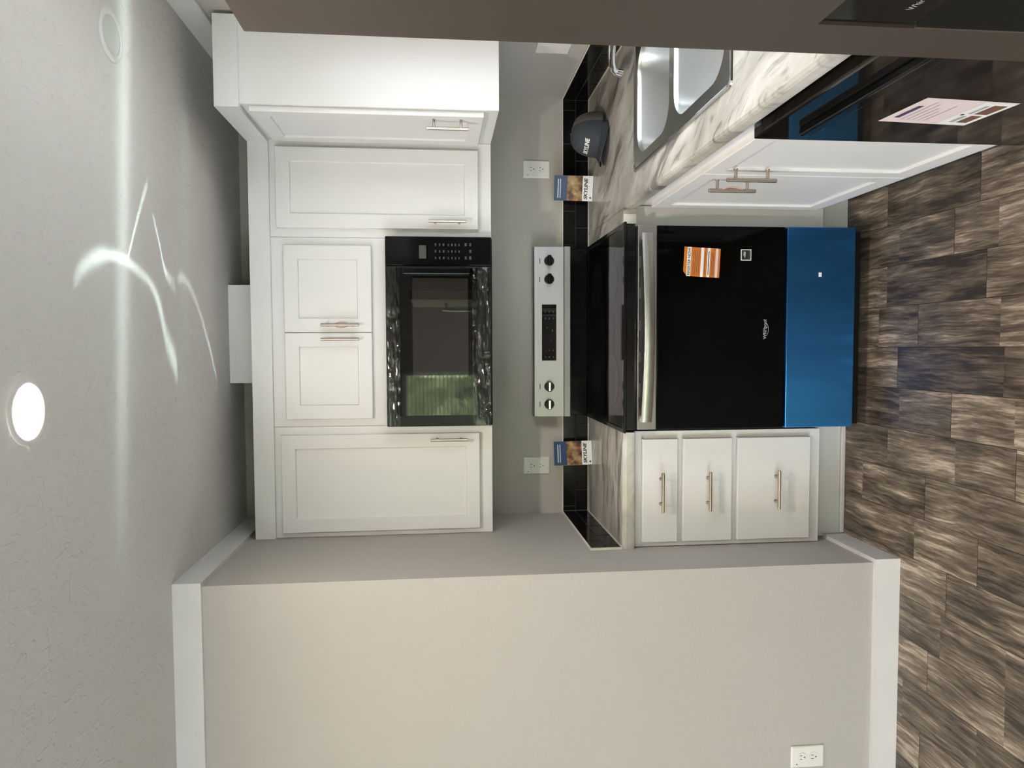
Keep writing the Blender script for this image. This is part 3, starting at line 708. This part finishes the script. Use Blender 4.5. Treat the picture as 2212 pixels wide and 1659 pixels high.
mat_burner = mat('burner_ring', (0.006, 0.006, 0.006), 0.06, spec=0.12)
GREYD = mat('dim_legend', (0.045, 0.045, 0.045), 0.4)
kitchen_range()

# ------------------------------------------------------------------ microwave
def microwave():
    t = thing('microwave', (.834, -.2, 1.410), 'black over-the-range microwave still in clear plastic wrap under the short cabinet', 'microwave')
    x0, x1, z0, z1 = .457, 1.2095, 1.410, 1.8345; yf = -.378
    MB().box(x0, x1, yf, -.0015, z0, z1, BLACKM, .003).build('body', t)
    b = MB(); b.box(x0, 1.093, yf - .028, yf - .0005, z0 + .004, z1 - .002, BLACKM, .004); d = b.build('door', t)
    b = MB(); b.box(.50, 1.086, yf - .0315, yf - .0283, 1.470, 1.792, GLASSB, .001); g = b.build('door_glass', d)
    b = MB(); b.box(.652, 1.046, yf - .0325, yf - .0317, 1.508, 1.728, MWGL, .0003); b.build('window', g if False else d)
    b = MB(); b.box(1.058, 1.084, yf - .062, yf - .050, 1.500, 1.765, BLACK, .004)
    for z in (1.52, 1.745): b.box(1.062, 1.080, yf - .0495, yf - .0285, z - .012, z + .012, BLACK, .002)
    b.build('handle', d)
    b = MB(); b.box(1.095, x1, yf - .028, yf - .0005, z0 + .004, z1 - .002, BLACK, .004); cp = b.build('control_panel', t)
    b = MB(); u, v = (1, 0, 0), (0, 0, 1); y = yf - .0287
    quad(b, (1.122, y, 1.672), u, v, .052, .028, GREYD); b.build('display', cp); b = MB()
    for i in range(3):
        for j in range(3): quad(b, (1.12 + .026 * i, y - .0003, 1.632 - .016 * j), u, v, .010, .006, GREYD)
        for j in range(4): quad(b, (1.12 + .026 * i, y - .0003, 1.582 - .014 * j), u, v, .009, .005, GREYD)
    for i, j in ((0, 0), (2, 0), (0, 1), (1, 1), (2, 1)): quad(b, (1.12 + .026 * i, y - .0003, 1.512 - .018 * j), u, v, .012, .008, GREYD)
    b.build('keypad', cp)
    # crinkled plastic along the top and bottom edges
    def wrap(xa, xb, za, zb, seed, amp):
        b = MB(); nx, nz = 150, 22; vs = []
        for i in range(nx + 1):
            row = []
            for j in range(nz + 1):
                x = xa + (xb - xa) * i / nx; z = za + (zb - za) * j / nz
                h = noise.noise(Vector((x * 7 + seed, z * 38, seed))) * .6 + noise.noise(Vector((x * 22, z * 70 + seed, 2))) * .35
                e = min(i, nx - i, 6) / 6
                row.append(b.bm.verts.new((x, yf - .0335 - abs(h) * amp * e - .001, z)))
            vs.append(row)
        for i in range(nx):
            for j in range(nz): b.face([vs[i][j], vs[i + 1][j], vs[i + 1][j + 1], vs[i][j + 1]], FILM, True)
        b.build('plastic_wrap', d)['label'] = 'crinkled clear plastic wrap'
    wrap(.459, 1.090, 1.418, 1.492, 1.3, .022); wrap(.459, 1.090, 1.778, 1.832, 5.1, .012)
microwave()

# ------------------------------------------------------------------ dishwasher
def dishwasher():
    t = thing('dishwasher', (1.55, -1.92, 0), 'glossy black dishwasher beside the sink cabinet with a pale paper sheet on its door', 'dishwasher')
    y0, y1 = -2.205, -1.6005
    MB().box(1.305, 1.88, y0, y1, .10, .870, BLACKM, .003).build('body', t)
    b = MB(); b.box(1.267, 1.3035, y0, y1, .118, .868, DWM, .003); d = b.build('door', t)
    MB().box(1.34, 1.36, y0, y1, 0, .0995, BLACKM, .001).build('toe_kick', t)
    b = MB(); b.box(1.2475, 1.2668, y0 + .06, y1 - .09, .772, .802, BLACK, .005, 3)
    b.build('handle', d)
    # instruction sheet
    b = MB(); X = 1.2662; u = Vector((0, -1, 0)); v = Vector((0, 0, 1)); n = Vector((-1, 0, 0))
    O = Vector((X, -1.745, .440)); W_, H_ = .150, .215; K_ = Matrix.Translation(O) @ Matrix.Rotation(math.radians(4), 4, 'X') @ Matrix.Translation(-O)
    quad(b, O, u, v, W_, H_, PINKPAPER, X=K_)
    quad(b, O + n * .0003 + u * .004, u, v, W_ - .008, .075, WHITEP, X=K_)
    quad(b, O + n * .0004 + u * .030 + v * .186, u, v, .075, .012, PURPLE, X=K_)
    for i, w in enumerate((.11, .10, .08, .06, .095)): quad(b, O + n * .0004 + u * .02 + v * (.172 - .014 * i), u, v, w, .0030, GREYP, X=K_)
    for (a, c, w, h, m) in ((.02, .045, .04, .012, GREYP), (.075, .048, .05, .010, GREYP), (.02, .012, .045, .026, BROWNP), (.075, .010, .055, .032, BROWNP), (.065, .06, .008, .008, INK)):
        quad(b, O + n * .0005 + u * a + v * c, u, v, w, h, m, X=K_)
    b.build('instruction_sheet', d)['label'] = 'pale pink printed instruction sheet'
PURPLE = mat('print_violet', (0.06, 0.04, 0.10), 0.5)
dishwasher()

# ------------------------------------------------------------------ refrigerator
def fridge():
    t = thing('refrigerator', (1.5, -2.96, 0), 'tall dark stainless side-by-side refrigerator in the near foreground with a black dispenser', 'refrigerator')
    ya, yb = -2.4955, -3.405; X = 1.10; zt = 1.824
    MB().box(1.165, 1.88, yb + .003, ya - .003, .03, zt - .02, BLACKM, .004).build('body', t)
    for x in (1.2, 1.84):
        for y in (ya - .06, yb + .06):
            b = MB(); b.tube([(x, y, 0), (x, y, .0295)], .02, BLACKM, 16); b.build('foot', t)
    # freezer door with a real recess for the dispenser
    b = MB(); h0, h1, g0, g1 = -2.85, -2.566, .86, 1.233; ym = -2.888
    def face_ring(x):
        b.box(X, 1.163, ym, ya, .05, g0, FRIDGE, .0); b.box(X, 1.163, ym, ya, g1, zt, FRIDGE, .0)
        b.box(X, 1.163, ym, h0, g0, g1, FRIDGE, .0); b.box(X, 1.163, h1, ya, g0, g1, FRIDGE, .0)
    face_ring(X); bmesh.ops.remove_doubles(b.bm, verts=b.bm.verts[:], dist=1e-5)
    d = b.build('freezer_door', t)
    b = MB(); b.box(X + .003, X + .05, h0 + .0005, h1 - .0005, 1.128, g1 - .0005, BLACK, .002)
    b.box(X + .055, X + .060, h0 + .0005, h1 - .0005, g0 + .0005, g1 - .0005, BLACKM)
    b.box(X - .0005, X + .055, h0 + .0005, h0 + .004, g0 + .0005, 1.1275, BLACKM); b.box(X - .0005, X + .055, h1 - .004, h1 - .0005, g0 + .0005, 1.1275, STEEL)
    b.box(X - .0005, X + .055, h0 + .0045, h1 - .0045, g0 + .0005, g0 + .012, BLACKM)
    dp = b.build('dispenser', d)
    b = MB(); b.tube([(X + .035, -2.70, 1.127), (X + .035, -2.70, 1.10)], [.02, .014], BLACKM, 16); b.box(X + .038, X + .046, -2.73, -2.67, .97, 1.08, BLACKM, .003); b.build('lever', d)
    b = MB(); text('Whirlpool', GREYP, None, (X + .0026, -2.600, 1.150), (0, -1, 0), (0, 0, 1), (-1, 0, 0), .040, .010, mb=b); b.build('maker_logo', d)
    b = MB(); b.box(X, 1.163, yb, ym - .004, .05, zt, FRIDGE, .004); d2 = b.build('fridge_door', t)
    for dd, y in ((d, ym + .02), (d2, ym - .024)):
        b = MB(); b.tube([(X - .045, y, .55), (X - .05, y, .60), (X - .05, y, 1.55), (X - .045, y, 1.60)], .011, STEEL, 16)
        for z in (.58, 1.57): b.tube([(X - .048, y, z), (X - .0005, y, z)], .009, STEEL, 12)
        b.build('handle', dd)
fridge()

# ------------------------------------------------------------------ outlets
def outlet(O, u, n, label, film=False, name='wall_outlet', w=.078, h=.122, holes=True):
    O, u, n = Vector(O), Vector(u), Vector(n); v = Vector((0, 0, 1)); t = thing(name, O - v * h / 2, label, 'outlet', 'white wall outlets')
    b = MB(); R = lambda i, d: [O + u * a + v * c + n * d for a, c in ((-w / 2 + i, -h / 2 + i), (w / 2 - i, -h / 2 + i), (w / 2 - i, h / 2 - i), (-w / 2 + i, h / 2 - i))]
    b.rings([R(0, .0005), R(0, .003), R(.0015, .0055), R(.004, .0065)], PLAST); b.build('cover_plate', t)
    if holes:
        b = MB()
        for s in (-1, 1):
            c = O + v * (s * .021 + .000)
            b.tube([c + n * .0065, c + n * .0085], [.0165, .016], PLAST, 28)
            for a in (-.0065, .0065): quad(b, c + u * (a - .0011) + v * .0005 + n * .0088, u, v, .0022, .008, DARK)
            b.tube([c - v * .0085 + n * .0086, c - v * .0085 + n * .0088], .0026, DARK, 12)
        b.build('receptacle', t)
        b = MB(); c = O - u * .026 + v * .040; b.tube([c + n * .0066, c + n * .0070], .0022, DARK, 12); b.build('screw_hole', t)
    if film:
        b = MB(); nx = 24; vs = [[b.bm.verts.new(O + u * (-.038 + .076 * i / nx) + v * (-.058 + .116 * j / nx) + n * (.0105 + .004 * noise.noise(Vector((i * .3, j * .22, 4))))) for j in range(nx + 1)] for i in range(nx + 1)]
        for i in range(nx):
            for j in range(nx): b.face([vs[i][j], vs[i + 1][j], vs[i + 1][j + 1], vs[i][j + 1]], FILM, True)
        b.build('clear_film', t)
    return t
outlet((1.578, 0, 1.178), (1, 0, 0), (0, -1, 0), 'white duplex outlet on the back wall between the cap and the range')
outlet((.224, 0, 1.180), (1, 0, 0), (0, -1, 0), 'white duplex outlet under clear film on the back wall beside the side wall', True)
outlet((-.693, -.9, .329), (1, 0, 0), (0, -1, 0), 'white duplex outlet low on the near greige wall above the baseboard')
outlet((1.9, -.565, 1.186), (0, 1, 0), (-1, 0, 0), 'white wall plate on the window wall above the black tiles, cut by the fridge', False, 'wall_plate', .130, .127, False)

# ------------------------------------------------------------------ recessed lights
def downlight(x, y, lit, label, r=.067, gm=None):
    t = thing('recessed_light', (x, y, CH - .004), label, 'ceiling light', 'recessed ceiling lights'); b = MB(); n = 48
    R = lambda rr, z: [Vector((x + rr * math.cos(2 * PI * k / n), y + rr * math.sin(2 * PI * k / n), z)) for k in range(n)]
    b.rings([R(r, CH - .0004), R(r - .001, CH - .003), R(r - .006, CH - .0055), R(r - .014, CH - .0055), R(r - .018, CH - .0035), R(r - .018, CH - .0008)], TRIM, False, False, smooth=True); b.build('trim_ring', t)
    b = MB(); rr = r - .0185
    if lit: b.rings([R(rr, CH - .002), R(rr * .8, CH - .0045), R(rr * .4, CH - .006), R(.002, CH - .0065)], gm or GLOW, False, True, smooth=True)
    else: b.rings([R(rr, CH - .0025), R(rr * .55, CH - .0015), R(.002, CH - .0015)], FOILIN, False, True, smooth=True)
    b.build('lens', t)['label'] = 'glowing warm lens' if lit else 'unlit grey lens'
downlight(.639, -1.693, True, 'lit warm round recessed ceiling light in front of the range', .072)
downlight(1.602, -1.237, False, 'unlit round recessed ceiling light over the sink', .069)
downlight(-.55, -1.95, True, 'lit warm round recessed ceiling light near the plain greige wall, outside the view', .072, GLOWW)

for x, y, w in ((.5, -4.5, 'right behind the viewer'), (-1.6, -3.6, 'near the side window, behind the viewer'), (-1.6, -5.8, 'near the rear patio window')):  # unseen lamps added to brighten the cabinet fronts and floor
    downlight(x, y, True, 'added fill lamp, a lit warm round recessed ceiling light ' + w, .072, GLOWR)

# ------------------------------------------------------------------ cap
def cap():
    c0 = Vector((1.652, -.300, CT + .001)); t = thing('baseball_cap', c0, 'slate grey cap with pale mesh back reading SKYLINE, resting on the counter by the wall', 'cap')
    F = math.radians(222); fwd = Vector((math.cos(F), math.sin(F), 0)); side = Vector((-fwd.y, fwd.x, 0)); tilt = .0
    def P_(th, ph, off=0.0):          # th 0 = front, ph 0 = rim, pi/2 = top
        hz = .119 * (1.0 if math.cos(th) > 0 else .93)
        rx, ry = .088 + off, .103 + off
        k = math.cos(ph) ** .62; z = (hz + off) * math.sin(ph) ** .95
        bulge = 1 + .03 * math.sin(2 * ph) * max(0, math.cos(th))
        p = c0 + fwd * (ry * math.cos(th) * k * bulge - .006 * math.sin(ph)) + side * (rx * math.sin(th) * k)
        p.z += z + .012 * (1 - math.sin(ph)) * max(0, math.cos(th)) * 0 + .016 * math.cos(th) * (1 - math.sin(ph)) * .8 + .0145
        return p
    def shell(name, a0, a1, m):
        b = MB(); nt, npn = 36, 18; vs = [[b.bm.verts.new(P_(a0 + (a1 - a0) * i / nt, (PI / 2 - .02) * j / npn)) for j in range(npn + 1)] for i in range(nt + 1)]
        vi = [[b.bm.verts.new(P_(a0 + (a1 - a0) * i / nt, (PI / 2 - .02) * j / npn, -.0025)) for j in range(npn + 1)] for i in range(nt + 1)]
        for i in range(nt):
            for j in range(npn):
                b.face([vs[i][j], vs[i + 1][j], vs[i + 1][j + 1], vs[i][j + 1]], m, True); b.face([vi[i][j], vi[i][j + 1], vi[i + 1][j + 1], vi[i + 1][j]], m, True)
            b.face([vs[i][0], vi[i][0], vi[i + 1][0], vs[i + 1][0]], m); b.face([vs[i][npn], vs[i + 1][npn], vi[i + 1][npn], vi[i][npn]], m)
        return b.build(name, t)
    S = math.radians(74)
    fr = shell('front_panel', -S, S, CAPF); fr['label'] = 'slate grey cloth front of the cap'
    bk = shell('mesh_back', S, 2 * PI - S, CAPB); bk['label'] = 'paler mesh back of the cap'
    b = MB(); top = P_(0, PI / 2 - .02); b.tube([top + Vector((0, 0, -.002)), top + Vector((0, 0, .003)), top + Vector((0, 0, .005))], [.007, .006, .002], CAPF, 14); b.build('button', t)
    b = MB(); nu, nv = 30, 10; up_, lo_ = [], []
    for i in range(nu + 1):
        th = -math.radians(68) + math.radians(136) * i / nu; base = P_(th, 0, .001); q = math.sin(th)
        ru, rl = [], []
        for j in range(nv + 1):
            s = j / nv; ext = .072 * (max(0.0, math.cos(th * 1.27)) ** .55) * s
            p = base + fwd * ext + side * (q * .010 * s); p.z = base.z + .004 + .006 * s * math.cos(th) - .030 * q * q * s
            p.z = max(p.z, CT + .0035); ru.append(b.bm.verts.new(p + Vector((0, 0, .0012)))); rl.append(b.bm.verts.new(p - Vector((0, 0, .0012))))
        up_.append(ru); lo_.append(rl)
    for i in range(nu):
        for j in range(nv):
            b.face([up_[i][j], up_[i + 1][j], up_[i + 1][j + 1], up_[i][j + 1]], CAPF, True); b.face([lo_[i][j], lo_[i][j + 1], lo_[i + 1][j + 1], lo_[i + 1][j]], CAPF, True)
        b.face([up_[i][nv], up_[i + 1][nv], lo_[i + 1][nv], lo_[i][nv]], CAPF); b.face([up_[i][0], lo_[i][0], lo_[i + 1][0], up_[i + 1][0]], CAPF)
    for i in (0, nu):
        for j in range(nv): b.face([up_[i][j], up_[i][j + 1], lo_[i][j + 1], lo_[i][j]], CAPF)
    b.build('brim', t)
    # lettering wrapped on the front panel
    cu = bpy.data.curves.new('l', 'FONT'); cu.body = 'SKYLINE'; cu.shear = .25; cu.offset = .03; cu.resolution_u = 2
    tmp = bpy.data.objects.new('l', cu); C.objects.link(tmp); me = bpy.data.meshes.new_from_object(tmp.evaluated_get(bpy.context.evaluated_depsgraph_get())); bpy.data.objects.remove(tmp)
    q = bmesh.new(); q.from_mesh(me); bmesh.ops.subdivide_edges(q, edges=q.edges[:], cuts=1)
    xs = [v.co.x for v in q.verts]; ys = [v.co.y for v in q.verts]; w = max(xs) - min(xs); h = max(ys) - min(ys)
    for v in q.verts:
        a = (v.co.x - min(xs)) / w - .5; c = (v.co.y - min(ys)) / h
        v.co = P_(.46 * 2 * a, .42 + .19 * c, .0013)      # side = left of the wearer
    b = MB(); b.merge(q, WHITEP); b.build('lettering', t)
cap()

# ------------------------------------------------------------------ brochure stacks
def brochures(cx, by, rz, lean, label, seed):
    W_, H_, D_ = .108, .172, .026
    X = Matrix.Translation((cx, by, CT + .0012)) @ Matrix.Rotation(rz, 4, 'Z') @ Matrix.Rotation(lean, 4, 'X')
    t = thing('brochure_stack', (cx, by, CT + .0012), label, 'brochures', 'small brochure stacks on the counters')
    MB().box(-W_ / 2, W_ / 2, .001, D_, 0, H_, WHITEP, .0008, 1, X).build('pages', t)
    b = MB(); u, v, y = (1, 0, 0), (0, 0, 1), -.0002
    quad(b, (-W_ / 2, y, H_ * .66), u, v, W_, H_ * .34, BLUEP, X=X); quad(b, (-W_ / 2, y, H_ * .265), u, v, W_, H_ * .395, PHOTO, X=X); quad(b, (-W_ / 2, y, 0), u, v, W_, H_ * .265, WHITEP, X=X)
    quad(b, (-W_ / 2 + .012, y - .0003, H_ * .88), u, v, W_ - .026, .0042, PRLT, X=X); quad(b, (-W_ / 2 + .012, y - .0003, H_ * .825), u, v, W_ - .026, .0038, PRLT, X=X)
    text('SKYLINE', INK, None, (-W_ / 2 + .007, y - .0004, H_ * .135), u, v, (0, -1, 0), W_ - .016, .016, shear=.2, bold=.035, X=X, mb=b)
    b.tube([X @ Vector((-W_ / 2 + .014, y - .0004, H_ * .055)), X @ Vector((-W_ / 2 + .014, y - .0008, H_ * .055))], .0042, INK, 12)
    b.build('front_cover', t)
PRLT = mat('print_pale_blue', (0.5, 0.58, 0.68), 0.4)
brochures(1.473, -.105, math.radians(-14), math.radians(-9), 'blue and white SKYLINE brochure stack standing beside the cap', 1)
brochures(.294, -.095, math.radians(13), math.radians(-8), 'blue and white SKYLINE brochure stack on the short counter left of the range', 2)

# ------------------------------------------------------------------ blind and outdoors
t = thing('window_blind', (-.47, -6.96, .92), 'white horizontal blind in the window reflected by the microwave door', 'blind')
b = MB(); z = 1.05
while z < 2.05: b.box(-1.36, .42, -6.978, -6.932, z, z + .0015, BLINDM, X=Matrix.Translation((0, -6.955, z)) @ Matrix.Rotation(math.radians(16), 4, 'X') @ Matrix.Translation((0, 6.955, -z))); z += .052
b.build('slats', t); MB().box(-1.37, .43, -6.985, -6.925, 2.055, 2.10, BLINDM, .003).build('head_rail', t); MB().box(-1.37, .43, -6.975, -6.935, .985, 1.005, BLINDM, .003).build('bottom_rail', t)
b = MB(); b.box(-40, 40, -40, 40, -.62, -.55, GRASS); struct(b.build('ground'))
b = MB(); b.box(5.6, 6.0, -9, 5, -.549, 3.3, SIDING)  # unseen wall added to temper the light through the sink window
tag(b.build('added_light_wall'), 'added pale wall outside the sink window, unseen, tempering the daylight there', 'building')
def hedge(name, x, y, z, sx, sy, sz, seed, label):
    t = bmesh.new(); bmesh.ops.create_icosphere(t, subdivisions=5, radius=1.0)
    for v in t.verts:
        d = v.co.normalized(); k = 1 + .28 * noise.noise(d * 2.5 + Vector((seed, 0, 0))) + .12 * noise.noise(d * 9 + Vector((0, seed, 0)))
        v.co = Vector((x + d.x * sx * k, y + d.y * sy * k, max(-.549, z + d.z * sz * k)))
    b = MB(); b.merge(t, LEAF, smooth=True); tag(b.build(name), label, 'tree', 'green trees outside the windows')
hedge('leafy_tree', -3.0, -12.5, 1.4, 2.2, 1.4, 2.4, 1.0, 'leafy green tree outside the rear window, seen in the microwave reflection')
hedge('leafy_tree', .9, -16.2, 1.4, 2.3, 1.4, 2.6, 4.0, 'leafy green tree outside the rear window, behind the blind')
#hedge('leafy_tree', 8.5, -3.5, 1.2, 1.6, 3.0, 2.2, 8.0, 'leafy green tree outside the sink window, not directly in view')
